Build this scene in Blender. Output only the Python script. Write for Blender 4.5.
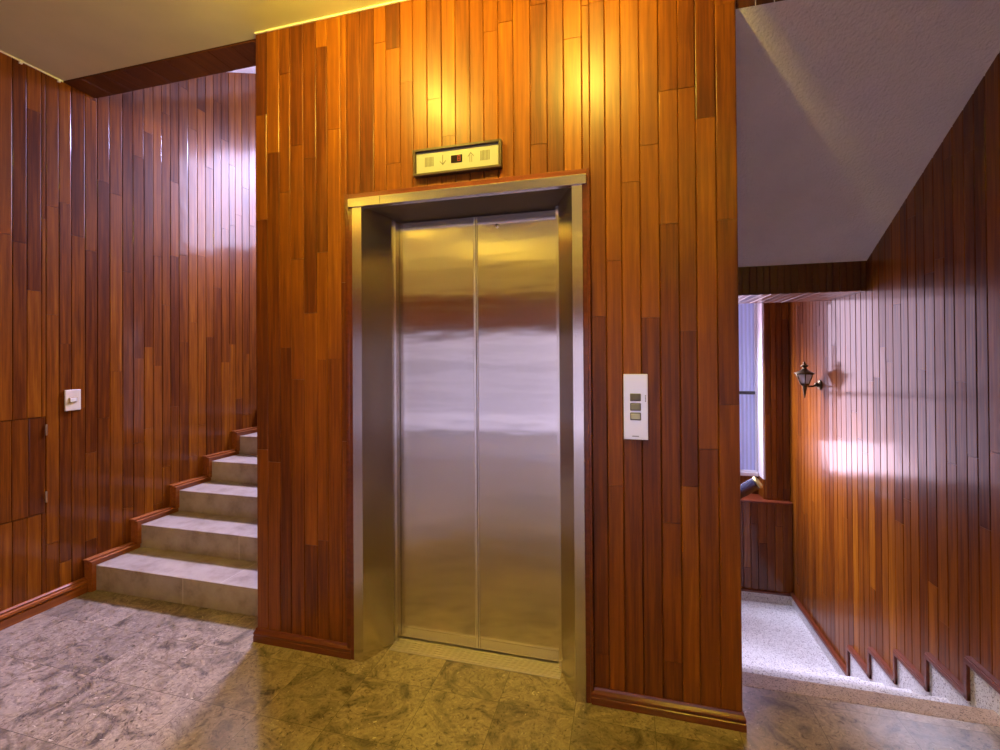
import bpy, bmesh, math, random
from mathutils import Vector, Matrix
R = math.radians
rnd = random.Random(7)
for o in list(bpy.data.objects): bpy.data.objects.remove(o)
scene = bpy.context.scene
col = scene.collection

# ------------------------------------------------------------------ camera
cam_d = bpy.data.cameras.new('camera'); cam = bpy.data.objects.new('camera', cam_d); col.objects.link(cam)
scene.camera = cam
FPX, YAW, PITCH, ROLL, CY, CAMH = 464.21, 14.996, .358, -.3855, 353.43, 1.4648
cam_d.sensor_fit = 'HORIZONTAL'; cam_d.sensor_width = 36; cam_d.lens = 36 * FPX / 1000
cam_d.shift_y = -(375 - CY) / 1000
cam_d.clip_start = .02
a, b, c = R(YAW), R(PITCH), R(ROLL)
Fw = Vector((-math.sin(a)*math.cos(b), math.cos(a)*math.cos(b), math.sin(b)))
Rt = Vector((math.cos(a), math.sin(a), 0)); Up = Rt.cross(Fw)
Rt2 = math.cos(c)*Rt + math.sin(c)*Up; Up2 = -math.sin(c)*Rt + math.cos(c)*Up
m = Matrix((Rt2, Up2, -Fw)).transposed().to_4x4(); m.translation = (0, 0, CAMH)
cam.matrix_world = m

# ------------------------------------------------------------------ light and exposure
DAY = (.74, .66, 1.0)
DAY_LOW = (.95, .69, .92)
DAY_HIGH = (.64, .62, 1.0)
WARM = (1.0, .79, .10)
E_LOW = 7.0        # window over the lower landing
E_HIGH = 18.0      # window over the upper landing
E_ENT = 1.15        # added entrance glazing, unseen behind the camera
E_LAMP = 2100.0     # bulbs of the added lobby lamps
w = bpy.data.worlds.new('sky'); scene.world = w; w.use_nodes = True
w.node_tree.nodes['Background'].inputs[0].default_value = (.6, .6, 1, 1)
w.node_tree.nodes['Background'].inputs[1].default_value = .5
def area(name, loc, direction, sx, sy, power, rgb, spread):
    l = bpy.data.lights.new(name, 'AREA'); l.shape = 'RECTANGLE'; l.size = sx; l.size_y = sy; l.energy = power; l.color = rgb; l.spread = R(spread)
    o = bpy.data.objects.new(name, l); col.objects.link(o); o.location = loc; o.rotation_euler = Vector(direction).to_track_quat('-Z', 'Y').to_euler(); return o
# sky light falling steeply through the window of the lower landing
area('skylight_landing', (.57, 4.88, 1.85), (.46, -.40, -.80), 1.2, .34, 62, (.66, .68, 1.0), 70)
# fill lamp added in the same window, brightening sloped ceiling and right wall
area('ceiling_fill', (.86, 4.92, .53), (0, -.80, .60), .62, .30, 2.8, (.95, .72, .95), 110)
area('skylight_stairs', (-2.62, 4.74, 3.8), (-.05, -.72, -.70), .6, .3, 92, (.55, .54, 1.0), 75)
scene.view_settings.view_transform = 'Standard'; scene.view_settings.look = 'None'
scene.view_settings.exposure = 0.0; scene.view_settings.gamma = 1; scene.view_settings.use_curve_mapping = False

# ------------------------------------------------------------------ materials
def mat(name):
    mt = bpy.data.materials.new(name); mt.use_nodes = True
    nt = mt.node_tree; return mt, nt, nt.nodes['Principled BSDF'], nt.nodes, nt.links
def setp(p, **k):
    for n, v in k.items(): p.inputs[n.replace('_', ' ')].default_value = v
def simple(name, rgb, rough=.5, metal=0, **k):
    mt, nt, p, N, L = mat(name); setp(p, Base_Color=(*rgb, 1), Roughness=rough, Metallic=metal, **k); return mt
def emit(name, rgb, s):
    mt, nt, p, N, L = mat(name)
    setp(p, Base_Color=(.02, .02, .02, 1), Roughness=.3)
    p.inputs['Emission Color'].default_value = (*rgb, 1); p.inputs['Emission Strength'].default_value = s
    return mt
def node(N, t, **k):
    n = N.new(t)
    for a_, v in k.items(): setattr(n, a_, v)
    return n
def mapped_noise(N, L, scale, nscale, detail=4, rough=.55, coord='Object'):
    tc = node(N, 'ShaderNodeTexCoord'); mp = node(N, 'ShaderNodeMapping'); nz = node(N, 'ShaderNodeTexNoise')
    mp.inputs['Scale'].default_value = scale; nz.inputs['Scale'].default_value = nscale
    nz.inputs['Detail'].default_value = detail; nz.inputs['Roughness'].default_value = rough
    L.new(tc.outputs[coord], mp.inputs[0]); L.new(mp.outputs[0], nz.inputs['Vector']); return nz, mp
def ramp(N, L, src, stops):
    r = node(N, 'ShaderNodeValToRGB'); e = r.color_ramp.elements
    e[0].position, e[0].color = stops[0][0], (*stops[0][1], 1); e[1].position, e[1].color = stops[-1][0], (*stops[-1][1], 1)
    for p_, c_ in stops[1:-1]:
        x = e.new(p_); x.color = (*c_, 1)
    L.new(src, r.inputs[0]); return r
def wood(name, stops, coat=.55, coat_rough=.12, rough=.4, grain_axis='z', bump=.05, wave=.22):
    mt, nt, p, N, L = mat(name)
    at = node(N, 'ShaderNodeAttribute', attribute_name='board'); sp = node(N, 'ShaderNodeSeparateColor'); L.new(at.outputs['Color'], sp.inputs[0])
    sc = {'z': (1, 1, .04), 'y': (1, .04, 1), 'x': (.04, 1, 1)}[grain_axis]
    nz, mp = mapped_noise(N, L, sc, 55, 6, .65)
    add = node(N, 'ShaderNodeVectorMath', operation='SCALE'); L.new(at.outputs['Color'], add.inputs[0]); add.inputs['Scale'].default_value = 7
    L.new(add.outputs[0], mp.inputs['Location'])
    mx = node(N, 'ShaderNodeMath', operation='MULTIPLY_ADD'); L.new(sp.outputs[0], mx.inputs[0]); mx.inputs[1].default_value = .25; mx.inputs[2].default_value = .0
    m2 = node(N, 'ShaderNodeMath', operation='MULTIPLY_ADD'); L.new(nz.outputs[0], m2.inputs[0]); m2.inputs[1].default_value = .75; L.new(mx.outputs[0], m2.inputs[2])
    r = ramp(N, L, m2.outputs[0], stops)
    L.new(r.outputs[0], p.inputs['Base Color'])
    setp(p, Roughness=rough, Coat_Weight=coat, Coat_Roughness=coat_rough, Coat_IOR=1.55, Specular_IOR_Level=.12)
    nb, _ = mapped_noise(N, L, sc, 120, 3)
    nw, _ = mapped_noise(N, L, (1, 1, 1), 5, 2)
    nf, _ = mapped_noise(N, L, (1, 1, 1), 160, 2)
    b1 = node(N, 'ShaderNodeBump'); b1.inputs['Strength'].default_value = bump; b1.inputs['Distance'].default_value = .002; L.new(nb.outputs[0], b1.inputs['Height'])
    b2 = node(N, 'ShaderNodeBump'); b2.inputs['Strength'].default_value = wave; b2.inputs['Distance'].default_value = .01; L.new(nw.outputs[0], b2.inputs['Height'])
    b3 = node(N, 'ShaderNodeBump'); b3.inputs['Strength'].default_value = .05; b3.inputs['Distance'].default_value = .002
    L.new(nf.outputs[0], b3.inputs['Height']); L.new(b2.outputs[0], b3.inputs['Normal'])
    L.new(b1.outputs[0], p.inputs['Normal']); L.new(b3.outputs[0], p.inputs['Coat Normal'])
    return mt
WST = [(.08, (.020, .0034, .0007)), (.38, (.090, .018, .0010)), (.62, (.21, .055, .0024)), (.95, (.42, .155, .008))]
M = {}
M['wood'] = wood('varnished_boards', WST, coat=.5)
M['wood_front'] = wood('satin_boards', WST, coat=.32, coat_rough=.34)
M['wood_right'] = wood('glossy_boards', WST, coat=.4, coat_rough=.11)
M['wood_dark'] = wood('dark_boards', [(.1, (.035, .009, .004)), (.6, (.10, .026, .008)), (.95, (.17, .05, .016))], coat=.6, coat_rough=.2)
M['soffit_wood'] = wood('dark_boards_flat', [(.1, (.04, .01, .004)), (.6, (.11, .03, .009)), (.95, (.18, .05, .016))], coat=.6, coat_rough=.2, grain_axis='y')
M['trim_wood'] = wood('red_moulding', [(.1, (.05, .010, .004)), (.5, (.13, .026, .009)), (.95, (.24, .055, .018))], coat_rough=.12, grain_axis='x', bump=.03, wave=.1)
M['trim_dark_y'] = wood('dark_red_moulding', [(.1, (.05, .010, .004)), (.5, (.12, .025, .010)), (.95, (.2, .05, .02))], coat_rough=.12, grain_axis='y', bump=.03, wave=.1)
M['trim_y'] = wood('red_moulding_deep', [(.1, (.10, .022, .004)), (.5, (.25, .065, .012)), (.95, (.42, .13, .03))], coat_rough=.12, grain_axis='y', bump=.03, wave=.1)

# plaster
def plaster(name, rgb, bump, scale, dist=.01, rough=.75):
    mt, nt, p, N, L = mat(name)
    nz, _ = mapped_noise(N, L, (1, 1, 1), scale, 4, .6)
    ns, _ = mapped_noise(N, L, (1, 1, 1), 2.2, 3, .6)
    r = ramp(N, L, ns.outputs[0], [(.3, tuple(x*.88 for x in rgb)), (.7, rgb)]); L.new(r.outputs[0], p.inputs['Base Color'])
    bp = node(N, 'ShaderNodeBump'); bp.inputs['Strength'].default_value = bump; bp.inputs['Distance'].default_value = dist
    L.new(nz.outputs[0], bp.inputs['Height']); L.new(bp.outputs[0], p.inputs['Normal']); setp(p, Roughness=rough); return mt
M['ceiling'] = plaster('cream_ceiling', (.80, .71, .43), .12, 9, .01, .45)
M['stucco'] = plaster('stippled_plaster', (.88, .79, .79), .9, 70, .014)
M['paint'] = plaster('cream_paint', (.8, .70, .45), .1, 20)
M['caulk'] = simple('white_caulk', (.85, .78, .68), .6)

# marble floor tiles
def marble():
    mt, nt, p, N, L = mat('brown_fossil_marble')
    tc = node(N, 'ShaderNodeTexCoord')
    br = node(N, 'ShaderNodeTexBrick'); mp = node(N, 'ShaderNodeMapping'); L.new(tc.outputs['Object'], mp.inputs[0]); L.new(mp.outputs[0], br.inputs['Vector'])
    T = .315
    mp.inputs['Location'].default_value = (.84 + 20*T, -1.59 + 20*T, 0)
    br.offset = 0; br.squash = 1
    br.inputs['Scale'].default_value = 1; br.inputs['Brick Width'].default_value = T; br.inputs['Row Height'].default_value = T
    br.inputs['Mortar Size'].default_value = .0011; br.inputs['Mortar Smooth'].default_value = .1; br.inputs['Bias'].default_value = 0
    br.inputs['Color1'].default_value = (0, 0, 0, 1); br.inputs['Color2'].default_value = (1, 1, 1, 1); br.inputs['Mortar'].default_value = (.5, .5, .5, 1)
    # per tile offset of the pattern
    sn = node(N, 'ShaderNodeVectorMath', operation='SCALE'); L.new(br.outputs['Color'], sn.inputs[0]); sn.inputs['Scale'].default_value = 9
    ad = node(N, 'ShaderNodeVectorMath', operation='ADD'); L.new(tc.outputs['Object'], ad.inputs[0]); L.new(sn.outputs[0], ad.inputs[1])
    def nz(scale, detail, dist, rough=.6):
        n = node(N, 'ShaderNodeTexNoise'); n.inputs['Scale'].default_value = scale; n.inputs['Detail'].default_value = detail
        n.inputs['Distortion'].default_value = dist; n.inputs['Roughness'].default_value = rough; L.new(ad.outputs[0], n.inputs['Vector']); return n
    n1 = nz(5, 7, 1.8, .66); n2 = nz(24, 6, 2.6, .72); n3 = nz(22, 3, 3.0)
    r1 = ramp(N, L, n1.outputs[0], [(.34, (.085, .060, .042)), (.43, (.20, .148, .105)), (.54, (.33, .25, .18)), (.62, (.25, .185, .13)), (.72, (.13, .092, .062))])
    r2 = ramp(N, L, n2.outputs[0], [(.36, (.25, .2, .18)), (.44, (.85, .82, .8)), (.57, (1, 1, 1)), (.68, (1.4, 1.36, 1.3))])
    mu = node(N, 'ShaderNodeMix', data_type='RGBA', blend_type='MULTIPLY'); mu.inputs[0].default_value = 1
    L.new(r1.outputs[0], mu.inputs[6]); L.new(r2.outputs[0], mu.inputs[7])
    # pale shell veins
    r3 = ramp(N, L, n3.outputs[0], [(.655, (0, 0, 0)), (.69, (1, 1, 1))])
    m2 = node(N, 'ShaderNodeMix', data_type='RGBA'); L.new(r3.outputs[0], m2.inputs[0]); L.new(mu.outputs[2], m2.inputs[6]); m2.inputs[7].default_value = (.16, .115, .075, 1)
    n4 = nz(15, 2, 4.0); r4 = ramp(N, L, n4.outputs[0], [(.71, (0, 0, 0)), (.73, (1, 1, 1))])
    m3 = node(N, 'ShaderNodeMix', data_type='RGBA'); L.new(r4.outputs[0], m3.inputs[0]); L.new(m2.outputs[2], m3.inputs[6]); m3.inputs[7].default_value = (.55, .46, .34, 1)
    m4 = node(N, 'ShaderNodeMix', data_type='RGBA'); L.new(br.outputs['Fac'], m4.inputs[0]); L.new(m3.outputs[2], m4.inputs[6]); m4.inputs[7].default_value = (.07, .05, .03, 1)
    tv = node(N, 'ShaderNodeMapRange'); sx_ = node(N, 'ShaderNodeSeparateColor'); L.new(br.outputs['Color'], sx_.inputs[0]); L.new(sx_.outputs[0], tv.inputs[0]); tv.inputs[3].default_value = .78; tv.inputs[4].default_value = 1.18
    m5 = node(N, 'ShaderNodeMix', data_type='RGBA', blend_type='MULTIPLY'); m5.inputs[0].default_value = 1; L.new(m4.outputs[2], m5.inputs[6]); L.new(tv.outputs[0], m5.inputs[7])
    L.new(m5.outputs[2], p.inputs['Base Color'])
    setp(p, Roughness=.3, Coat_Weight=.5, Coat_Roughness=.12, Specular_IOR_Level=.5)
    bp = node(N, 'ShaderNodeBump'); bp.inputs['Strength'].default_value = .12; bp.inputs['Distance'].default_value = .003; L.new(n2.outputs[0], bp.inputs['Height']); L.new(bp.outputs[0], p.inputs['Normal'])
    return mt
M['marble'] = marble()
def stone(name, stops, scale, rough=.45, speck=None, coat=0):
    mt, nt, p, N, L = mat(name)
    nz, _ = mapped_noise(N, L, (1, 1, 1), scale, 5, .65); r = ramp(N, L, nz.outputs[0], stops); out = r.outputs[0]
    if speck:
        vo = node(N, 'ShaderNodeTexVoronoi'); tc = node(N, 'ShaderNodeTexCoord'); L.new(tc.outputs['Object'], vo.inputs['Vector']); vo.inputs['Scale'].default_value = speck
        sp = node(N, 'ShaderNodeSeparateColor'); L.new(vo.outputs['Color'], sp.inputs[0])
        rr = ramp(N, L, sp.outputs[0], [(.0, (.25, .2, .2)), (.13, (.45, .38, .36)), (.16, (1, 1, 1)), (.9, (1.1, 1.1, 1.1))]); rr.color_ramp.interpolation = 'CONSTANT'
        mu = node(N, 'ShaderNodeMix', data_type='RGBA', blend_type='MULTIPLY'); mu.inputs[0].default_value = 1
        L.new(out, mu.inputs[6]); L.new(rr.outputs[0], mu.inputs[7]); out = mu.outputs[2]
    L.new(out, p.inputs['Base Color']); setp(p, Roughness=rough, Coat_Weight=coat, Coat_Roughness=.15); return mt
M['step_stone'] = stone('grey_brown_stone', [(.3, (.23, .165, .12)), (.5, (.34, .26, .20)), (.7, (.40, .315, .245))], 9, .4, coat=.15)
M['joint'] = simple('pale_grout', (.55, .45, .36), .7)
M['terrazzo'] = stone('pale_terrazzo', [(.3, (.50, .46, .44)), (.7, (.60, .56, .54))], 30, .5, speck=230)
M['terrazzo_tan'] = stone('tan_terrazzo', [(.3, (.34, .23, .17)), (.7, (.46, .33, .25))], 30, .45, speck=300)

# metals
def brushed(name, rgb, rough, aniso, axis_rot=0., wave=.0):
    mt, nt, p, N, L = mat(name)
    setp(p, Base_Color=(*rgb, 1), Metallic=1, Roughness=rough, Anisotropic=aniso, Anisotropic_Rotation=axis_rot)
    tg = node(N, 'ShaderNodeTangent', direction_type='UV_MAP'); tg.uv_map = 'UVMap'; L.new(tg.outputs[0], p.inputs['Tangent'])
    if wave:
        nw, _ = mapped_noise(N, L, (1.6, 1.6, 7), 1.3, 2)
        bp = node(N, 'ShaderNodeBump'); bp.inputs['Strength'].default_value = wave; bp.inputs['Distance'].default_value = .01
        L.new(nw.outputs[0], bp.inputs['Height']); L.new(bp.outputs[0], p.inputs['Normal'])
    return mt
M['steel_door'] = brushed('brushed_steel_leaf', (.66, .60, .56), .17, .93, 0., .10)
M['steel'] = brushed('brushed_steel', (.66, .60, .55), .22, .8, 0., .03)
M['soffit_metal'] = simple('dull_brown_metal', (.14, .11, .10), .5, .3)
M['steel_edge'] = simple('bright_steel_edge', (.8, .76, .74), .25, 1)
M['alu'] = simple('ribbed_aluminium', (.74, .68, .6), .35, 1)
M['champagne'] = simple('champagne_plate', (.33, .30, .27), .5, .1)
M['panel_metal'] = simple('pale_satin_plate', (.80, .80, .98), .3, .4)
M['dark_frame'] = simple('dark_bronze_frame', (.05, .022, .012), .35)
M['black'] = simple('black_gap', (.004, .003, .003), .6)
M['engrave'] = simple('grey_engraving', (.10, .085, .07), .5)
M['button_dark'] = simple('grey_brown_button', (.12, .11, .15), .4)
M['button_mid'] = simple('grey_button', (.28, .27, .36), .4)
M['button_light'] = simple('pale_button', (.58, .58, .74), .35)
M['display'] = simple('black_display', (.012, .003, .003), .15)
M['red_led'] = emit('red_segment', (1, .01, .01), .55)
M['ivory'] = simple('ivory_plastic', (.72, .60, .48), .35)
M['ivory_rocker'] = simple('pale_rocker', (.80, .72, .64), .3)
M['hinge'] = simple('brass_hinge', (.62, .46, .28), .3, 1)
M['brass'] = simple('old_brass', (.55, .40, .16), .3, 1)
M['brass_dark'] = simple('dark_aged_brass', (.10, .07, .035), .35, 1)
mt, nt, p, N, L = mat('lantern_glass'); setp(p, Base_Color=(.85, .85, .9, 1), Roughness=.25, Transmission_Weight=.2, Coat_Weight=.8); M['lantern_glass'] = mt
M['rail_dark'] = simple('dark_rail_lacquer', (.018, .018, .035), .22, 0, Coat_Weight=1, Coat_Roughness=.1)
M['brass_end'] = simple('brass_end_cap', (.62, .50, .18), .35, .8)
M['white_frame'] = simple('white_window_frame', (.8, .78, .82), .4)
M['dark_metal'] = simple('dark_window_bar', (.03, .028, .035), .4)
def lit_pane(name, rgb, s, flute=0):
    mt, nt, p, N, L = mat(name)
    setp(p, Base_Color=(.3, .3, .35, 1), Roughness=.25)
    p.inputs['Emission Color'].default_value = (*rgb, 1); p.inputs['Emission Strength'].default_value = s
    if flute:
        wv = node(N, 'ShaderNodeTexWave', bands_direction='X'); tc = node(N, 'ShaderNodeTexCoord'); L.new(tc.outputs['Object'], wv.inputs['Vector']); wv.inputs['Scale'].default_value = flute
        mr = node(N, 'ShaderNodeMapRange'); L.new(wv.outputs[0], mr.inputs[0]); mr.inputs[3].default_value = s*.72; mr.inputs[4].default_value = s*1.15; L.new(mr.outputs[0], p.inputs['Emission Strength'])
        bp = node(N, 'ShaderNodeBump'); bp.inputs['Strength'].default_value = .5; bp.inputs['Distance'].default_value = .004; L.new(wv.outputs[0], bp.inputs['Height']); L.new(bp.outputs[0], p.inputs['Normal'])
    return mt
M['pane_low'] = lit_pane('daylit_glass', DAY_LOW, E_LOW)
M['pane_mid'] = lit_pane('daylit_glass_middle', DAY_LOW, E_LOW*.62)  # glow graded dimmer leftward so the reflection fades along the right wall
M['pane_dim'] = lit_pane('daylit_glass_dim', DAY_LOW, E_LOW*.36)
M['pane_fluted'] = lit_pane('fluted_blue_glass', (.36, .36, .95), .42, 9)
M['pane_high'] = lit_pane('daylit_glass_high', DAY_HIGH, E_HIGH)
M['pane_entrance'] = lit_pane('daylit_glass_entrance', DAY, E_ENT)
M['fill_uplight'] = emit('fill_uplight_glow', WARM, 430)
M['pane_entrance_boost'] = lit_pane('entrance_glass_boost', DAY, E_ENT*2.4)  # right part glows stronger, added for a lavender haze on the panelling
M['fill_bulb'] = emit('fill_bulb_glow', WARM, E_LAMP)

# ------------------------------------------------------------------ mesh helpers
class MB:
    def __init__(s): s.v = []; s.f = []; s.c = []; s.mi = []; s.smooth = []
    def add(s, vs, fs, color=None, mi=0, smooth=False):
        n = len(s.v); s.v += [tuple(x) for x in vs]
        cc = color or (rnd.random(), rnd.random(), rnd.random())
        for f in fs: s.f.append([i+n for i in f]); s.c.append(cc); s.mi.append(mi); s.smooth.append(smooth)
        return s
    def box(s, x0, x1, y0, y1, z0, z1, mi=0, color=None, bev=0):
        if bev:
            bm = bmesh.new(); bmesh.ops.create_cube(bm, size=1)
            for v in bm.verts: v.co = Vector(((x0+x1)/2 + v.co.x*(x1-x0), (y0+y1)/2 + v.co.y*(y1-y0), (z0+z1)/2 + v.co.z*(z1-z0)))
            bmesh.ops.bevel(bm, geom=bm.edges[:], offset=bev, segments=2, affect='EDGES', profile=.5)
            bm.verts.index_update(); s.add([v.co for v in bm.verts], [[v.index for v in f.verts] for f in bm.faces], color, mi); bm.free(); return s
        return s.add([(x0,y0,z0),(x1,y0,z0),(x1,y1,z0),(x0,y1,z0),(x0,y0,z1),(x1,y0,z1),(x1,y1,z1),(x0,y1,z1)],
              [(3,2,1,0),(4,5,6,7),(0,1,5,4),(1,2,6,5),(2,3,7,6),(3,0,4,7)], color, mi)
    def prism(s, pts, axis, a0, a1, mi=0, color=None):
        # pts: ring in the two other axes; axis 'x': (y,z); 'y': (x,z); 'z': (x,y)
        def P(q, t): return {'x': (t, q[0], q[1]), 'y': (q[0], t, q[1]), 'z': (q[0], q[1], t)}[axis]
        n = len(pts); vs = [P(q, a0) for q in pts] + [P(q, a1) for q in pts]
        fs = [list(range(n)), list(range(2*n-1, n-1, -1))] + [(i, n+i, n+(i+1) % n, (i+1) % n) for i in range(n)]
        return s.add(vs, fs, color, mi)
    def lathe(s, prof, c, seg=24, axis=Vector((0, 0, 1)), mi=0, smooth=True, rot=0.):
        # prof: (radius, height) along axis from c
        ax = Vector(axis).normalized(); t = ax.orthogonal().normalized(); q = ax.cross(t); c = Vector(c)
        if abs(ax.z) > .99: t, q = Vector((1, 0, 0)), Vector((0, 1, 0))
        vs = []
        for r_, h_ in prof:
            for k in range(seg):
                an = 2*math.pi*k/seg + rot; vs.append(c + ax*h_ + (t*math.cos(an) + q*math.sin(an))*r_)
        n = len(prof); fs = []
        for i in range(n-1):
            for k in range(seg):
                k2 = (k+1) % seg; fs.append((i*seg+k, i*seg+k2, (i+1)*seg+k2, (i+1)*seg+k))
        fs.append(list(range(seg-1, -1, -1))); fs.append([(n-1)*seg+k for k in range(seg)])
        return s.add(vs, fs, None, mi, smooth)
    def tube(s, pts, r, seg=12, mi=0):
        pts = [Vector(p_) for p_ in pts]; vs = []; n = len(pts); rr = r if isinstance(r, (list, tuple)) else [r]*n
        prev = None
        for i, p_ in enumerate(pts):
            d = (pts[min(i+1, n-1)] - pts[max(i-1, 0)]).normalized()
            t = d.orthogonal().normalized() if prev is None else (prev - d*prev.dot(d)).normalized()
            prev = t; q = d.cross(t)
            for k in range(seg):
                an = 2*math.pi*k/seg; vs.append(p_ + (t*math.cos(an) + q*math.sin(an))*rr[i])
        fs = [(i*seg+k, i*seg+(k+1) % seg, (i+1)*seg+(k+1) % seg, (i+1)*seg+k) for i in range(n-1) for k in range(seg)]
        fs.append(list(range(seg-1, -1, -1))); fs.append([(n-1)*seg+k for k in range(seg)])
        return s.add(vs, fs, None, mi, True)
    def build(s, name, mats, parent=None, loc=None):
        me = bpy.data.meshes.new(name)
        off = Vector(loc) if loc else Vector((0, 0, 0))
        me.from_pydata([Vector(v)-off for v in s.v], [], s.f)
        for m_ in (mats if isinstance(mats, (list, tuple)) else [mats]): me.materials.append(m_)
        me.polygons.foreach_set('material_index', s.mi); me.polygons.foreach_set('use_smooth', s.smooth)
        me.attributes.new('board', 'FLOAT_COLOR', 'FACE')
        me.attributes['board'].data.foreach_set('color', [x for cc in s.c for x in (*cc, 1.0)])
        me.uv_layers.new(name='UVMap')
        cos = [me.vertices[l.vertex_index].co for l in me.loops]
        me.uv_layers['UVMap'].data.foreach_set('uv', [x for co in cos for x in (co.x + co.y, co.z)])
        bm = bmesh.new(); bm.from_mesh(me); bmesh.ops.recalc_face_normals(bm, faces=bm.faces[:]); bm.to_mesh(me); bm.free(); me.validate(); me.update()
        o = bpy.data.objects.new(name, me); col.objects.link(o); o.location = off
        if parent is not None:
            o.parent = parent; o.location = (0, 0, 0) if parent.parent is not None else -Vector(parent.location)
        return o
def tag(o, label=None, cat=None, group=None, kind=None):
    for k, v in (('label', label), ('category', cat), ('group', group), ('kind', kind)):
        if v: o[k] = v
    return o
def thing(name, label, cat, loc, group=None):
    o = bpy.data.objects.new(name, None); col.objects.link(o); o.location = loc; o.empty_display_size = .1
    return tag(o, label, cat, group)
def struct(mb, name, m_, label=None, parent=None):
    o = mb.build(name, m_, parent)
    if parent is None: tag(o, label, None, None, 'structure')
    return o

def boards(mb, u0, u1, span, to3, width=.07, jitter=.12, seglen=(.45, 1.7), cuts=(), gr=None):
    """Tongue-and-groove boards: span(u) -> (z0, z1); cuts: (ua, ub, za, zb) openings; to3(u, depth, z)."""
    gr = gr or rnd
    u = u0
    while u < u1 - 1e-6:
        w_ = width*(1 + gr.uniform(-jitter, jitter))
        if u + w_ > u1 - .025: w_ = u1 - u
        for ca in cuts:                       # board edges meet opening edges
            for e in ca[:2]:
                if u + .02 < e < u + w_ + .02: w_ = e - u
        um = u + w_/2
        z0, z1 = span(um)
        iv = [(z0, z1)]
        for (ua, ub, za, zb) in cuts:
            if ua < um < ub:
                nv = []
                for p0, p1 in iv:
                    if za > p0: nv.append((p0, min(za, p1)))
                    if zb < p1: nv.append((max(zb, p0), p1))
                iv = [q for q in nv if q[1] - q[0] > .002]
        for p0, p1 in iv:
            z = p0; 
            first = gr.uniform(.1, seglen[1])
            while z < p1 - 1e-6:
                ln = first if z == p0 else gr.uniform(*seglen)
                ze = z + ln
                if ze > p1 - .12: ze = p1
                e = .0009; bv = .0042; d = .0062
                ta, tb = gr.uniform(-.0006, .0006), gr.uniform(-.0006, .0006); tz = gr.uniform(-.0006, .0006)
                za, zb = z + e, ze - e
                row = lambda zz, k: [to3(u, -d, zz), to3(u+bv*.45, -d*.30, zz), to3(u+bv, ta + k*tz - .0005, zz), to3(u+w_-bv, tb + k*tz - .0005, zz), to3(u+w_-bv*.45, -d*.30, zz), to3(u+w_, -d, zz)]
                vs = row(za, -1) + row(zb, 1)
                vs += [to3(u, -d-.001, za), to3(u+w_, -d-.001, za), to3(u, -d-.001, zb), to3(u+w_, -d-.001, zb)]
                fs = [(i, i+1, 7+i, 6+i) for i in range(5)] + [(12, 13, 5, 4, 3, 2, 1, 0), (14, 6, 7, 8, 9, 10, 11, 15)]
                mb.add(vs, fs, (gr.random(), gr.random(), gr.random()))
                z = ze
        u += w_
    return mb

# ------------------------------------------------------------------ dimensions
XL, XR, Yt, H = -3.30, 1.466, 1.992, 3.163
Yw = Yt + .016               # face of the panelling beside the elevator frame
TX0, TX1 = -1.853, .437
RH, TR, R1 = .157, .285, 2.187
YFAR, YWIN = 4.77, 5.0
ZL = -5*.158 - .022                   # lower landing
TB = 3.45                      # back of the elevator tower
YB = -3.9                      # wall behind the camera
ZTOP = 5.2

# ------------------------------------------------------------------ floor, ceiling
mb = MB()
mb.box(XL-1.9, XR+.2, YB-.2, 2.27, -.2, 0)
mb.box(XL-.1, TX1, 2.27, TB, -.2, 0)
struct(mb, 'floor', M['marble'])
mb = MB(); mb.box(XL-1.9, XR+.2, YB-.2, 2.04, H, H+.3); struct(mb, 'ceiling', M['ceiling'])
# sloped underside of the flight above the down stair
mb = MB()
mb.prism([(2.03, 2.845), (3.39, 2.047), (3.39, 2.25), (2.03, 3.05)], 'x', TX1, XR+.15); struct(mb, 'ceiling_sloped', M['stucco'])
mb = MB(); mb.box(TX1, XR+.15, 3.39, YFAR+.3, 2.05, 2.25); struct(mb, 'ceiling_landing', M['stucco'])
# sloped underside of the flight above the up stair
mb = MB(); s_ = .55
mb.prism([(2.23, 3.99+s_*(2.23-3.35)), (5.1, 3.99+s_*(5.1-3.35)), (5.1, 5.3), (2.23, 3.99+.35+s_*(2.23-3.35))], 'x', XL-.1, TX0); struct(mb, 'ceiling_upper', M['stucco'])
mb = MB(); mb.box(TX0, XR+.2, 3.3, 5.2, ZTOP-.02, ZTOP+.1); struct(mb, 'ceiling_shaft', M['stucco'])

# ------------------------------------------------------------------ walls of boards
HATCH = (1.36, 1.955, .562, 1.128)
mb = MB(); g = random.Random(3)
def lspan(u): return (0, H) if u < 2.04 else (0, ZTOP)
boards(mb, -1.8, 4.95, lspan, lambda u, d, z: (XL + d, u, z), .074, cuts=[HATCH], gr=g)
mb.box(XL-.1, XL-.0075, -1.8, 5.0, -.2, ZTOP, color=(0, 0, 0))
struct(mb, 'wall_left', M['wood'])
mb = MB(); g = random.Random(5)
boards(mb, -3.9, 4.86, lambda u: (-1.0, 3.3), lambda u, d, z: (XR - d, u, z), .072, seglen=(1.0, 2.6), gr=g)
mb.box(XR+.0075, XR+.1, -3.9, 5.2, -1.2, 3.5, color=(0, 0, 0))
struct(mb, 'wall_right', M['wood_right'])
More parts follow.
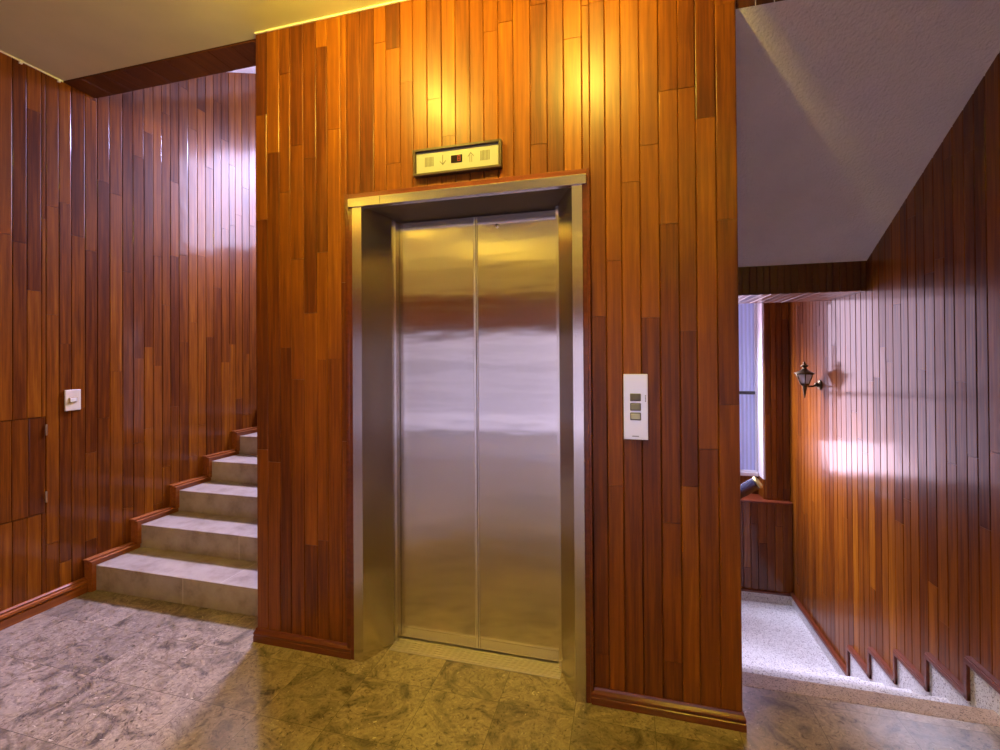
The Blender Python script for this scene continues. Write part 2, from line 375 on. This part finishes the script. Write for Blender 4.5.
# elevator wall with the door opening
DX0, DX1, DZ = -1.315, -.135, 2.262      # opening incl. wooden architrave
mb = MB(); g = random.Random(11)
boards(mb, TX0, TX1, lambda u: (0.05, H), lambda u, d, z: (u, Yw - d, z), .0705, seglen=(.5, 1.6), cuts=[(DX0, DX1, -1, DZ)], gr=g)
Y0 = Yw + .0075
mb.box(TX0+.004, DX0-.001, Y0, Y0+.18, 0, H, color=(0, 0, 0)); mb.box(DX1+.001, TX1-.004, Y0, Y0+.18, 0, H, color=(0, 0, 0)); mb.box(DX0-.001, DX1+.001, Y0, Y0+.18, DZ+.001, H, color=(0, 0, 0))
struct(mb, 'wall_front', M['wood_front'])
# tower sides and back
mb = MB(); g = random.Random(12)
boards(mb, Yw+.004, TB, lambda u: (0, ZTOP), lambda u, d, z: (TX0 - d, u, z), .072, gr=g)
mb.box(TX0+.0075, TX0+.1, Yt+.2, TB, 0, ZTOP, color=(0, 0, 0)); struct(mb, 'wall_tower_left', M['wood'])
mb = MB(); g = random.Random(13)
boards(mb, Yw+.004, TB, lambda u: (-1.0, 3.3), lambda u, d, z: (TX1 + d, u, z), .072, gr=g)
mb.box(TX1-.1, TX1-.0075, Yt+.2, TB, -1.0, 3.3, color=(0, 0, 0)); struct(mb, 'wall_tower_right', M['wood'])
mb = MB(); mb.box(TX0+.1, TX1-.1, TB-.1, TB, -1.2, ZTOP); struct(mb, 'wall_tower_back', M['wood_dark'])

# far wall: panelling under and beside the landing window, plus the wall round the high window
WX0, WX1, WZ0, WZ1 = -.10, 1.245, .318, 2.0
mb = MB(); g = random.Random(21)
boards(mb, TX0, XR, lambda u: (-1.0, .10), lambda u, d, z: (u, YFAR - d, z), .07, gr=g)
mb.box(TX0, XR+.1, YFAR+.0075, YFAR+.2, -1.2, .085, color=(0, 0, 0))
mb.box(WX1, WX1+.016, YFAR+.06, YWIN, .116, WZ0-.021, color=(.8, .5, .5))
boards(mb, WX1+.017, XR, lambda u: (.115, 2.05), lambda u, d, z: (u, YFAR+.05 - d, z), .05, seglen=(.9, 2.2), gr=g)
mb.box(WX1+.017, XR+.1, YFAR+.0575, 5.2, .1, 2.6, color=(0, 0, 0))
boards(mb, WX0, WX1, lambda u: (.12, WZ0-.035), lambda u, d, z: (u, YWIN+.0 - d, z), .07, gr=g)
mb.box(WX0, WX1+.04, YWIN+.0075, 5.2, .1, WZ0-.03, color=(0, 0, 0))
mb.box(TX0, WX0-.02, YFAR+.05, 5.2, .1, 2.6, color=(.3, .2, .1))
struct(mb, 'wall_far', M['wood'])
mb = MB()
HX0, HX1, HZ0, HZ1 = -2.75, -.95, 2.85, 4.2
YH = 4.92
mb.box(XL-.1, HX0, YH, YH+.2, -.2, ZTOP+.1); mb.box(HX1, TX1, YH, YH+.2, 2.25, ZTOP+.1); mb.box(HX0, HX1, YH, YH+.2, HZ1, ZTOP+.1); mb.box(HX0, HX1, YH, YH+.2, -.2, HZ0); mb.box(HX1, TX0, YH, YH+.2, -.2, 2.25)
struct(mb, 'wall_upper', M['paint'])
mb = MB(); mb.box(TX1-.02, TX1+.1, TB, YH, 2.26, ZTOP); struct(mb, 'wall_shaft_right', M['paint'])

# lobby behind the camera
mb = MB(); g = random.Random(31)
boards(mb, -5.1, XR, lambda u: (1.9, 2.68), lambda u, d, z: (u, YB + d, z), .09, gr=g)
mb.box(-5.2, XR+.1, YB-.2, YB-.0075, 1.9, 2.68, color=(0, 0, 0)); 
struct(mb, 'wall_back', M['wood'])
mb = MB(); mb.box(-5.2, XR+.1, YB-.2, YB+.004, 2.69, H); mb.box(-5.2, XL-.1, -2.0, -1.8, 0, H); mb.box(-5.3, -5.1, YB-.2, -1.8, 2.0, H)
struct(mb, 'wall_entrance', M['paint'])
mb = MB(); mb.box(-5.2, XR+.1, YB+.004, YB+.02, 2.66, 2.69); mb.box(-5.2, XR+.1, YB+.004, YB+.02, H-.02, H); struct(mb, 'trim_9', M['caulk'])

# ------------------------------------------------------------------ windows
def window(name, x0, x1, y, z0, z1, fr, xs, zs, panes, frame_m, bar_m, depth=.05, bar=.02):
    root_mb = MB()
    root_mb.box(x0, x1, y, y+depth, z0, z0+fr).box(x0, x1, y, y+depth, z1-fr, z1).box(x0, x0+fr, y, y+depth, z0+fr, z1-fr).box(x1-fr, x1, y, y+depth, z0+fr, z1-fr)
    root = root_mb.build(name, frame_m); tag(root, None, None, None, 'structure')
    b_ = MB()
    for x in xs: b_.box(x-bar/2, x+bar/2, y+.002, y+depth-.004, z0+fr, z1-fr)
    for z in zs: b_.box(x0+fr, x1-fr, y-.006, y+depth-.002, z-bar/2, z+bar/2)
    if xs or zs: b_.build('glazing_bar', bar_m, root)
    for (xa, xb, m_) in panes:
        MB().box(xa, xb, y+.02, y+.028, z0+fr*.6, z1-fr*.6).build('window_pane', m_, root)
    return root
w1 = window('window_1', WX0, WX1, YWIN+.01, WZ0, WZ1, .018, [1.072, .66, .2], [1.092], [(WX0+.01, .199, M['pane_dim']), (.201, .659, M['pane_mid']), (.661, 1.071, M['pane_low']), (1.073, WX1-.01, M['pane_fluted'])], M['white_frame'], M['dark_metal'], bar=.03)
w2 = window('window_2', HX0, HX1, YH+.03, HZ0, HZ1, .05, [-1.92], [], [(HX0+.02, HX1-.02, M['pane_high'])], M['white_frame'], M['white_frame'], bar=.05)
w3 = window('window_3', -5.1, XR, YB-.12, .0, 1.9, .06, [-4.0, -2.9, -1.8, -.7, .4], [.95, 1.33, .5, .72, 1.18, 1.58], [(-5.05, -.73, M['pane_entrance']), (-.67, XR-.05, M['pane_entrance_boost'])], M['dark_metal'], M['dark_metal'], bar=.07)  # unseen glazing, added for the bright band mirrored in the steel doors
mb = MB(); mb.box(-5.16, -5.12, YB, -1.8, 0, 2.0); o = struct(mb, 'window_4', M['pane_entrance'])  # unseen glowing side pane, added to widen that mirrored band
# reveal, head and sill boards of the landing window
mb = MB(); mb.box(WX1, WX1+.016, YFAR+.06, YWIN+.01, WZ0-.02, 2.05); mb.box(WX0-.03, WX0, YFAR, YWIN+.06, .12, 2.05); mb.box(WX0, WX1, YFAR+.2, YWIN+.06, WZ1, 2.05)
mb.box(WX0, WX1, YWIN-.012, YWIN+.01, WZ0-.032, WZ0)
struct(mb, 'trim_1', M['white_frame'])
mb = MB(); mb.box(WX0, XR-.002, YFAR-.018, YWIN, .098, .115, bev=.004); struct(mb, 'trim_2', M['trim_wood'])

# ------------------------------------------------------------------ beams and soffits
mb = MB(); g = random.Random(41)
boards(mb, XL, TX0+.02, lambda u: (2.045, 2.225), lambda u, d, z: (u, z, H - .008 - d), .155, jitter=.05, seglen=(2, 3), gr=g)
mb.box(XL, TX0+.02, 2.041, 2.23, H-.002, H+.3, color=(.2, .2, .2))
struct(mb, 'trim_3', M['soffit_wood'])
mb = MB(); g = random.Random(42)
boards(mb, TX1, XR, lambda u: (1.862, 2.05), lambda u, d, z: (u, 3.39 - d, z), .04, seglen=(2, 3), gr=g)
mb.box(TX1, XR, 3.3975, 3.94, 1.866, 2.05, color=(.2, .2, .2))
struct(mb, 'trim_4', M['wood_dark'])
mb = MB(); boards(mb, TX1, XR, lambda u: (3.395, 3.95), lambda u, d, z: (u, z, 1.858 - d), .055, seglen=(2, 3), gr=g)
struct(mb, 'trim_5', M['wood'])
mb = MB(); boards(mb, TX1+.002, XR, lambda u: (2.845, H), lambda u, d, z: (u, 2.028 - d, z), .07, seglen=(2, 3), gr=g); mb.box(TX1+.002, XR, 2.0355, 2.08, 2.86, H, color=(0, 0, 0))
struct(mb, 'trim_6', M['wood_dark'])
# thin caulk beads where ceiling meets panelling
mb = MB(); mb.box(XL, XL+.007, -1.8, 2.04, H-.007, H); mb.box(TX0, TX1, Yw-.007, Yw, H-.007, H)
for k in range(16):
    y = 2.0 - k*.074*2.1 + rnd.uniform(-.02, .02); mb.box(XL, XL+.011, y-.006, y+.006, H-.02, H)
struct(mb, 'trim_7', M['caulk'])

# ------------------------------------------------------------------ stairs: up on the left
stair = tag(bpy.data.objects.new('staircase', None), 'grey stone steps going up beside the left panelled wall', 'stairs', None, 'structure'); col.objects.link(stair); stair.location = (XL, R1, 0)
NL = 6
for k in range(NL):
    y0 = R1 + k*TR; y1 = R1 + (k+1)*TR if k < NL-1 else YH
    z1 = (k+1)*RH
    mb = MB(); mb.box(XL+.001, TX0-.001, y0, y1 + (.02 if k < NL-1 else 0), max(0, z1-RH-.0) if k else .001, z1, bev=.003)
    for jx in ([-2.55] if k == 0 else [-2.42] if k % 2 else []):
        mb.box(jx-.002, jx+.002, y0-.0007, y0, z1-RH+.003, z1-.003, mi=1)
    for jx in ([-2.28] if k == 0 else []):
        mb.box(jx-.0012, jx+.0012, y0+.003, y0+TR, z1, z1+.0006, mi=1)
    mb.build('step', [M['step_stone'], M['joint']], stair)
# stepped wooden skirting on the left wall
def skirt_profile(): pass
mb = MB(); OFF, TOPH = .034, .048
for (wd, inset, h0, h1) in ((.058, 0, .0, .030), (.046, 0, .030, .036), (.052, 0, .036, .048)):
    pass
for k in range(NL):
    ya = R1 + k*TR - OFF; yb = R1 + (k+1)*TR - OFF if k < NL-1 else YH-.01
    zt = (k+1)*RH + TOPH; zb = k*RH + (TOPH if k else 0)
    cc = (rnd.random()*.5+.3, rnd.random(), rnd.random())
    # vertical post in front of the riser
    mb.box(XL+.001, XL+.056, ya+.006, ya+OFF-.001, zb-(.02 if k else 0) + .001, zt-.022, color=cc)
    mb.box(XL+.001, XL+.046, ya+.001, ya+.007, zb+.001, zt-.012, color=cc)
    # level moulding along the tread: body, groove, bead, cap
    mb.box(XL+.001, XL+.050, ya+.004, yb+.03, zt-TOPH+.001, zt-.022, color=cc)
    mb.box(XL+.001, XL+.060, ya-.002, yb, zt-.022, zt-.012, color=cc, bev=.003)
    mb.box(XL+.001, XL+.036, ya-.002, yb, zt-.012, zt-.008, color=cc)
    mb.box(XL+.001, XL+.042, ya-.008, yb, zt-.009, zt, color=cc, bev=.003)
struct(mb, 'trim_8', M['trim_y'])

# baseboards
def base_profile(h=.062, d=.022):
    return [(0, 0), (d, 0), (d, h*.42), (d*.84, h*.47), (d*.84, h*.53), (d*.95, h*.60), (d*.93, h*.70), (d*.72, h*.78), (d*.45, h*.86), (d*.30, h), (0, h)]
mb = MB()
mb.prism([(XL + q, z) for q, z in [(0, 0), (.03, 0), (.03, .045), (.022, .05), (.034, .06), (.03, .072), (.016, .078), (.02, .086), (.012, .092), (0, .092)]], 'y', -1.8, R1-.036)
struct(mb, 'baseboard_left', M['trim_y'])
mb = MB()
def wrap(x0, x1, left, right):
    pr = base_profile(.066, .018); ring = []
    # front run with mitred returns along the tower sides
    path = []
    n = len(pr); rows = []
    if left: rows.append([(x0 - d*.5, Yw + .12, z) for d, z in pr])
    rows.append([((x0 - d*.5) if left else x0, Yw - d, z) for d, z in pr])
    rows.append([((x1 + d*.5) if right else x1, Yw - d, z) for d, z in pr])
    if right: rows.append([(x1 + d*.5, Yw + .12, z) for d, z in pr])
    vs = [v for r_ in rows for v in r_]; fs = []
    for i in range(len(rows)-1):
        for k in range(n): fs.append((i*n+k, i*n+(k+1) % n, (i+1)*n+(k+1) % n, (i+1)*n+k))
    fs.append(list(range(n))); fs.append([(len(rows)-1)*n+k for k in range(n-1, -1, -1)])
    mb.add(vs, fs, (.35, .3, .6))
wrap(TX0, -1.292, True, False); wrap(-.145, TX1, False, True)
struct(mb, 'baseboard_front', M['trim_wood'])

# ------------------------------------------------------------------ stairs: down on the right
down = tag(bpy.data.objects.new('staircase_down', None), 'pale terrazzo steps going down to the landing under the window', 'stairs', None, 'structure'); col.objects.link(down); down.location = (XR, 2.36, 0)
DR, DT, YE = .158, .284, 2.36
MB().box(TX1+.001, XR-.001, 2.268, YE+.01, -.12, .001, bev=.003).build('nosing_strip', M['terrazzo_tan'], down)
for k in range(4):
    z = -(k+1)*DR; y0 = YE + k*DT
    MB().box(TX1+.001, XR-.001, y0-.01, y0+DT+.02, z-.14, z, bev=.004).build('step', M['terrazzo'], down)
MB().box(TX1-1.4, XR-.001, YE+4*DT, YFAR-.001, ZL-.15, ZL, bev=.003).build('landing', M['terrazzo'], down)
# terrazzo skirting stepping down the right wall with its wooden bead
def level(k): return (-k*DR)                # k = 0 lobby
BD = .023
pk_y = [3.654 - .284*(4-k) for k in range(5)]     # bead corners for levels 0..4 (drops to the next level)
mb = MB(); bd = MB(); XT = XR - .016; XB = XR - .030
prev = 1.9
edges = [1.9] + pk_y + [YFAR - .002]
for k in range(6):
    ya, yb = edges[k], edges[k+1]; z = level(k) if k < 5 else ZL
    ybb = yb - .016 if k < 5 else yb
    SK = .100 if k < 5 else .086
    if k == 0: mb.box(XT, XR-.001, 2.272, ybb, z, z+SK)
    else:
        mb.box(XT, XR-.001, ya-.016, ybb, z-.3, z+SK)
        mb.box(XT+.001, XR-.001, ya-.20, ya-.016, z-.3, z+.158 if k < 5 else z+.15)
    cc = (.35+rnd.random()*.3, rnd.random(), rnd.random())
    y_start = 2.2 if k == 0 else ya - .018
    bd.box(XB, XR-.001, y_start, yb, z+SK, z+SK+BD, color=cc, bev=.004)
    bd.box(XB+.006, XR-.001, y_start, yb, z+SK+BD, z+SK+BD+.006, color=cc)
    if k < 5:
        zn = (level(k+1) + SK) if k+1 < 5 else ZL + .086
        bd.box(XB, XR-.001, yb-.018, yb, zn, z+SK, color=cc)
mb.box(TX1+.05, XT, YFAR-.017, YFAR-.001, ZL, ZL+SK)
bd.box(TX1+.05, XB, YFAR-.024, YFAR-.001, ZL+SK, ZL+SK+.016)
struct(mb, 'baseboard_right', M['terrazzo']); struct(bd, 'trim_10', M['trim_dark_y'])

# ------------------------------------------------------------------ elevator door
Yd, Ys = 2.2105, 2.105
JL0, JL1, JR0, JR1 = -1.272, -1.222, -.211, -.168
DL, DRr, SEAM = -1.133, -.308, -.712
ZB, ZT = 2.191, 2.234
fr = thing('elevator_door_frame', 'brushed steel splayed frame round the elevator doors', 'door frame', (SEAM, Yt, 0))
Yf = Yt - .004
for side in (0, 1):
    if side == 0: pts = [(JL0, Yf), (JL1, Yf), (-1.150, Yt+.165), (-1.150, Yt+.175), (JL0, Yt+.175)]
    else: pts = [(JR1, Yf), (JR1, Yt+.175), (-.292, Yt+.175), (-.292, Yt+.165), (JR0, Yf)]
    MB().prism(pts, 'z', 0.001, ZB-.0005).build('jamb', M['steel'], fr)
    x0, x1 = (-1.20, DL-.001) if side == 0 else (DRr+.001, -.22)
    MB().box(x0, x1, Yt+.176, Yd+.028, .001, ZB-.022).build('reveal_strip', M['steel'], fr)
MB().box(-1.292, -.150, Yt-.012, Yt+.02, ZB, ZT, bev=.002).box(-1.118, -1.1165, Yt-.0125, Yt-.012, ZB+.002, ZT-.002, mi=1).build('lintel', [M['steel'], M['black']], fr)
MB().prism([(Yt+.021, ZB+.003), (Yd+.03, ZB-.024), (Yd+.03, ZB+.03), (Yt+.021, ZB+.03)], 'x', JL1-.02, JR0+.02).build('head_soffit', M['soffit_metal'], fr)
ar = MB(); yo = Yt + .002
ar.box(-1.315, -1.2935, yo, Yw+.03, .0, 2.262, bev=.003).box(-.1485, -.135, yo, Yw+.03, .0, 2.262, bev=.003).box(-1.2935, -.1485, yo+.0005, Yw+.03, ZT+.001, 2.262, bev=.003)
ar.box(-1.2935, -1.273, Yt+.002, Yt+.03, 0, ZB); ar.box(-.167, -.1485, Yt+.002, Yt+.03, 0, ZB)
struct(ar, 'trim_11', M['trim_wood'])
sill = thing('elevator_sill', 'ribbed aluminium threshold below the elevator doors', 'threshold', (SEAM, Ys, 0))
s0 = MB(); s0.box(-1.149, -.293, Ys, Yd+.03, .0005, .004)
s0.build('sill_plate', M['alu'], sill)
s1 = MB()
for k in range(6):
    y = Ys + .006 + k*.0165; s1.box(-1.147, -.295, y, y+.009, .004, .0075)
s1.build('sill_rib', M['alu'], sill)
for nm, x0, x1, lab in (('left', DL, SEAM-.003, 'left brushed steel sliding leaf of the elevator'), ('right', SEAM+.003, DRr, 'right brushed steel sliding leaf of the elevator, with keyhole')):
    lf = thing('elevator_door', lab, 'elevator door', ((x0+x1)/2, Yd, .01), 'elevator door leaves')
    MB().box(x0, x1, Yd, Yd+.026, .011, ZB-.026, bev=.002).build('door_panel', M['steel_door'], lf)
    xe = (x1-.012, x1+.0025) if nm == 'left' else (x0-.002, x0+.006)
    MB().box(*xe, Yd-.006, Yd+.012, .012, ZB-.027, bev=.002).build('edge_strip', M['steel_edge'], lf)
    MB().box(x0+.001, x1-.014 if nm == 'left' else x1-.001, Yd-.0012, Yd, .0115, .06).build('kick_strip', M['steel'], lf) if nm == 'left' else MB().box(x0+.008, x1-.001, Yd-.0012, Yd, .0115, .06).build('kick_strip', M['steel'], lf)
    if nm == 'right':
        k0 = MB(); k0.lathe([(.011, 0), (.011, .004), (.008, .006)], (-.603, Yd, 2.109), 20, Vector((0, -1, 0)))
        kk = k0.build('keyhole', M['steel_edge'], lf)
        MB().box(-.6055, -.6005, Yd-.0075, Yd-.0055, 2.103, 2.115).build('key_slot', M['black'], lf)
MB().box(-1.3, -.14, Yd+.035, Yd+.06, 0.0, 2.4).build('wall_shaft_front', M['black'])
bpy.data.objects['wall_shaft_front']['kind'] = 'structure'

# ------------------------------------------------------------------ floor indicator above the door
ix0, ix1, iz0, iz1 = -.944, -.519, 2.303, 2.429
ind = thing('floor_indicator', 'champagne floor indicator panel in dark frame above the elevator door', 'indicator panel', ((ix0+ix1)/2, Yw, iz0))
f_ = MB(); t_ = .013; yb = Yw - .030
f_.box(ix0, ix1, yb, Yw-.0005, iz1-t_, iz1, bev=.003).box(ix0, ix1, yb, Yw-.0005, iz0, iz0+t_, bev=.003).box(ix0, ix0+t_, yb, Yw-.0005, iz0+t_-.002, iz1-t_+.002, bev=.003).box(ix1-t_, ix1, yb, Yw-.0005, iz0+t_-.002, iz1-t_+.002, bev=.003)
f_.build('frame', M['dark_frame'], ind)
yp = Yw - .018
MB().box(ix0+t_-.001, ix1-t_+.001, yp, Yw-.001, iz0+t_-.001, iz1-t_+.001).build('face_plate', M['champagne'], ind)
cx, cz = (ix0+ix1)/2, (iz0+iz1)/2
d_ = MB().box(cx-.027, cx+.027, yp-.003, yp, cz-.016, cz+.018, bev=.001).build('display', M['display'], ind)
sg = MB()
for (xa, xb, za, zb) in ((.005, .0075, -.011, .013), (.0165, .019, -.011, .013), (.0075, .0165, .0105, .013), (.0075, .0165, -.0005, .002), (.0075, .0165, -.011, -.0085)): sg.box(cx+xa, cx+xb, yp-.0042, yp-.0032, cz+za, cz+zb)
sg.build('digit', M['red_led'], d_)
for sx in (-1, 1):
    sl = MB()
    for k in range(7): x = cx + sx*.135 + (k-3)*.0065; sl.box(x-.0016, x+.0016, yp-.0012, yp, cz-.02, cz+.024)
    sl.build('speaker_slots', M['engrave'], ind)
def arrow(x, up):
    a_ = MB(); s = 1 if up else -1; zc = cz + .002
    tip = zc + s*.022
    for sx in (-1, 1):
        a_.add([(x, yp-.0012, tip), (x+sx*.0145, yp-.0012, tip-s*.017), (x+sx*.0145, yp-.0012, tip-s*.0215), (x, yp-.0012, tip-s*.0055), (x, yp, tip), (x+sx*.0145, yp, tip-s*.017), (x+sx*.0145, yp, tip-s*.0215), (x, yp, tip-s*.0055)], [(0, 1, 2, 3), (4, 5, 6, 7), (0, 1, 5, 4), (1, 2, 6, 5), (2, 3, 7, 6), (3, 0, 4, 7)])
    if up:
        for sx in (-1, 1): a_.box(x+sx*.0045-.001, x+sx*.0045+.001, yp-.0012, yp, zc-.024, zc+.008)
    else: a_.box(x-.0013, x+.0013, yp-.0012, yp, zc-.018, zc+.024)
    o = a_.build('arrow_up' if up else 'arrow_down', M['engrave'], ind)
arrow(cx-.068, False); arrow(cx+.068, True)

# ------------------------------------------------------------------ call button panel
px0, px1, pz0, pz1 = -.005, .092, 1.117, 1.388
cp = thing('call_button_panel', 'pale metal call panel with three square buttons right of the elevator', 'button panel', ((px0+px1)/2, Yw, pz0))
yp2 = Yw - .012
MB().box(px0, px1, yp2, Yw-.0005, pz0, pz1, bev=.002).build('plate', M['panel_metal'], cp)
pw, ph = px1-px0, pz1-pz0
for nm, fz, mm, lab in (('top', .355, 'button_dark', 'dark grey button'), ('mid', .50, 'button_mid', None), ('low', .645, 'button_light', 'pale button')):
    bx = px0 + pw*.49; bz = pz1 - ph*fz
    rim = MB().box(bx-.0215, bx+.0215, yp2-.003, yp2, bz-.0155, bz+.0155, bev=.0025).build('button_rim', M['button_dark'], cp)
    bt = MB().box(bx-.0178, bx+.0178, yp2-.0055, yp2-.0028, bz-.012, bz+.012, bev=.002).build('button', M[mm], rim, )
    bt.location = (0, 0, 0)
    if lab: bt['label'] = lab
mk = MB()
for k in range(5): mk.box(px0+pw*.88, px0+pw*.88+.004, yp2-.0006, yp2, pz1-ph*.32-.006*k-.0035, pz1-ph*.32-.006*k)
mk.build('engraved_mark', M['engrave'], cp)
mk2 = MB().box(px0+pw*.35, px0+pw*.62, yp2-.0006, yp2, pz1-ph*.955, pz1-ph*.94).build('engraved_line', M['button_mid'], cp)

# ------------------------------------------------------------------ light switch, hatch on the left wall
sw = thing('light_switch', 'ivory light switch plate on the left panelled wall', 'light switch', (XL, 2.089, 1.146))
MB().box(XL+.0005, XL+.009, 2.046, 2.132, 1.148, 1.277, bev=.003).build('plate', M['ivory'], sw)
MB().box(XL+.009, XL+.0105, 2.064, 2.114, 1.199, 1.229, bev=.0006).build('rocker_frame', M['hinge'], sw)
MB().box(XL+.009, XL+.015, 2.069, 2.109, 1.202, 1.226, bev=.002).build('rocker', M['ivory_rocker'], sw)
ht = thing('hatch_door', 'flush board hatch door with two small brass hinges low on left wall', 'hatch door', (XL, HATCH[1], HATCH[2]))
hb = MB(); g = random.Random(77)
gp = .003
boards(hb, HATCH[0]+gp, HATCH[1]-gp, lambda u: (HATCH[2]+gp, HATCH[3]-gp), lambda u, d, z: (XL+.0005 + d, u, z), .0735, seglen=(3, 4), gr=g)
hb.build('door_leaf', M['wood'], ht)
for z in (1.049, .655):
    MB().lathe([(.0035, -.032), (.0045, -.03), (.0045, .03), (.0035, .032)], (XL+.0055, HATCH[1]-.002, z), 12).build('hinge', M['hinge'], ht)

# ------------------------------------------------------------------ wall lantern
LX, LY, LZ = 1.352, 4.10, 1.24
ln = thing('wall_lantern', 'small aged brass carriage lantern on the right panelled wall', 'wall lamp', (XR, LY+.02, LZ-.02))
bz = LZ - .012
pb = MB().lathe([(.040, 0), (.040, .006), (.034, .012), (.022, .016), (.016, .026), (.016, .034), (.008, .04)], (XR-.001, LY+.02, bz), 24, Vector((-1, 0, 0))).build('back_plate', M['brass_dark'], ln)
pts = [(XR-.03, LY+.02, bz), (XR-.055, LY+.016, bz-.014), (XR-.085, LY+.008, bz-.012), (LX, LY, bz+.004)]
MB().tube(pts, .007, 10).build('arm', M['brass_dark'], ln)
RT, RB_ = .060, .032; zt, zb = LZ+.072, LZ-.004
cg = MB()
S6 = 6
for k in range(S6):
    an = 2*math.pi*k/S6 + .3
    p0 = Vector((LX+RB_*math.cos(an), LY+RB_*math.sin(an), zb)); p1 = Vector((LX+RT*math.cos(an), LY+RT*math.sin(an), zt))
    cg.tube([p0, p1], .0042, 8)
cg.lathe([(RT+.004, 0), (RT+.006, .003), (RT+.004, .007)], (LX, LY, zt-.002), S6, rot=.3, smooth=False)
cg.lathe([(RB_-.012, -.016), (RB_+.003, -.004), (RB_+.004, .003)], (LX, LY, zb), S6, rot=.3, smooth=False)
cage = cg.build('cage', M['brass_dark'], ln)
for k in range(S6):
    a0 = 2*math.pi*k/S6 + .3; a1 = 2*math.pi*(k+1)/S6 + .3
    P = lambda r_, an, z: Vector((LX + r_*math.cos(an), LY + r_*math.sin(an), z))
    q = [P(RB_-.003, a0+.06, zb+.003), P(RB_-.003, a1-.06, zb+.003), P(RT-.003, a1-.04, zt-.003), P(RT-.003, a0+.04, zt-.003)]
    nrm = (q[1]-q[0]).cross(q[3]-q[0]).normalized()*.0018
    MB().add(q + [v + nrm for v in q], [(0, 1, 2, 3), (7, 6, 5, 4), (0, 1, 5, 4), (1, 2, 6, 5), (2, 3, 7, 6), (3, 0, 4, 7)]).build('glass_panel', M['lantern_glass'], ln)
MB().lathe([(RT+.012, 0), (RT+.010, .004), (.036, .020), (.018, .036), (.012, .044), (.012, .050), (.026, .054), (.028, .060), (.020, .068), (.008, .074), (.010, .080), (.008, .088), (.001, .094)], (LX, LY, zt+.003), 24).build('roof_cap', M['brass_dark'], ln)
MB().lathe([(.002, -.112), (.006, -.106), (.005, -.098), (.008, -.085), (.012, -.05), (.016, -.030), (.013, -.024), (.020, -.016), (.020, -.012)], (LX, LY, zb), 20).build('tail_stem', M['brass_dark'], ln)
MB().lathe([(.008, 0), (.010, .02), (.006, .034), (.001, .05)], (LX, LY, zb+.004), 14).build('bulb', M['ivory_rocker'], ln)

# ------------------------------------------------------------------ handrail end by the landing window
e1 = Vector((1.075, 4.35, .385)); dr = Vector((-1, .30, -.80)).normalized(); e0 = e1 + dr*1.1
hr = thing('handrail', 'dark round handrail with brass end cap sloping below the landing window', 'handrail', e1)
MB().tube([e1, e0], .050, 28).build('rail', M['rail_dark'], hr)
MB().lathe([(.051, -.006), (.054, 0), (.054, .010), (.046, .016), (.038, .013), (.004, .0125)], e1, 28, -dr).build('end_cap', M['brass_end'], hr)
pm = e1 + dr*.55
MB().tube([pm + Vector((0, .0, -.035)), pm + Vector((0, .06, -.07)), pm + Vector((0, YFAR-.008-pm.y, -.07))], .010, 10).build('bracket', M['brass_dark'], hr)

# ------------------------------------------------------------------ unseen lamps added to warm the elevator wall and lobby
n = 14
for lx, ly, yr, yl, lab in ((-1.1, 1.28, .17, .185, 'unseen lamp with two light-blocking fins, added on the ceiling before the elevator, left one'),
                            (-.2, 1.28, .272, .101, 'unseen lamp with two light-blocking fins, added on the ceiling before the elevator, right one')):
    lamp = thing('added_wall_lamp', lab, 'added lamp', (lx, ly, H), 'added lobby lamps with light-blocking fins')
    MB().lathe([(.06, 0), (.06, -.012), (.04, -.022), (.014, -.03), (.014, -.085), (.022, -.09)], (lx, ly, H-.0005), 28).build('canopy', M['brass'], lamp)
    MB().lathe([(max(.001, .030*math.sin(math.pi*i/n)), -.030*math.cos(math.pi*i/n)) for i in range(n+1)], (lx, ly, H-.12), 20).build('bulb', M['fill_bulb'], lamp)
    for sx, yy in ((1, yr), (-1, yl)):
        MB().box(lx+sx*.25-.003, lx+sx*.25+.003, ly-.22, ly+yy, H-(.48 if lx > -1 else .385 if sx > 0 else .30), H-(.001 if sx > 0 else .128), bev=.001).build('blocker_fin', M['brass_dark'], lamp)  # unseen fin added to keep lamp light off the stair and left walls
    MB().tube([(lx-.25, ly-.15, H-.135), (lx-.25, ly-.15, H-.001)], .004, 8).build('hanger_rod', M['brass'], lamp)
for ux, uy, lab in ((-4.2, -2.8, 'unseen brass uplight added by the entrance glazing, left of three'), (-1.9, -2.8, 'unseen brass uplight added by the entrance glazing, middle of three'), (.6, -2.8, 'unseen brass uplight added by the entrance glazing, right of three'), (-2.95, -.9, 'unseen brass uplight added beside the left panelled wall'), (.7, -.9, 'unseen brass uplight added near the right panelled wall')):
    up = thing('added_uplight', lab, 'added lamp', (ux, uy, H), 'added brass uplights')  # unseen lamp added to yellow the ceiling mirrored in the steel doors
    MB().lathe([(.03, 0), (.03, -.015), (.006, -.02), (.006, -.36)], (ux, uy, H-.0005), 16).build('stem', M['brass'], up)
    MB().lathe([(.01, -.40), (.10, -.385), (.17, -.34), (.19, -.30), (.186, -.30), (.165, -.338), (.10, -.378), (.01, -.39)], (ux, uy, H), 28).build('bowl', M['brass'], up)
    MB().lathe([(.012, -.372), (.10, -.368), (.10, -.36), (.012, -.36)], (ux, uy, H), 24).build('lamp_disc', M['fill_uplight'], up)
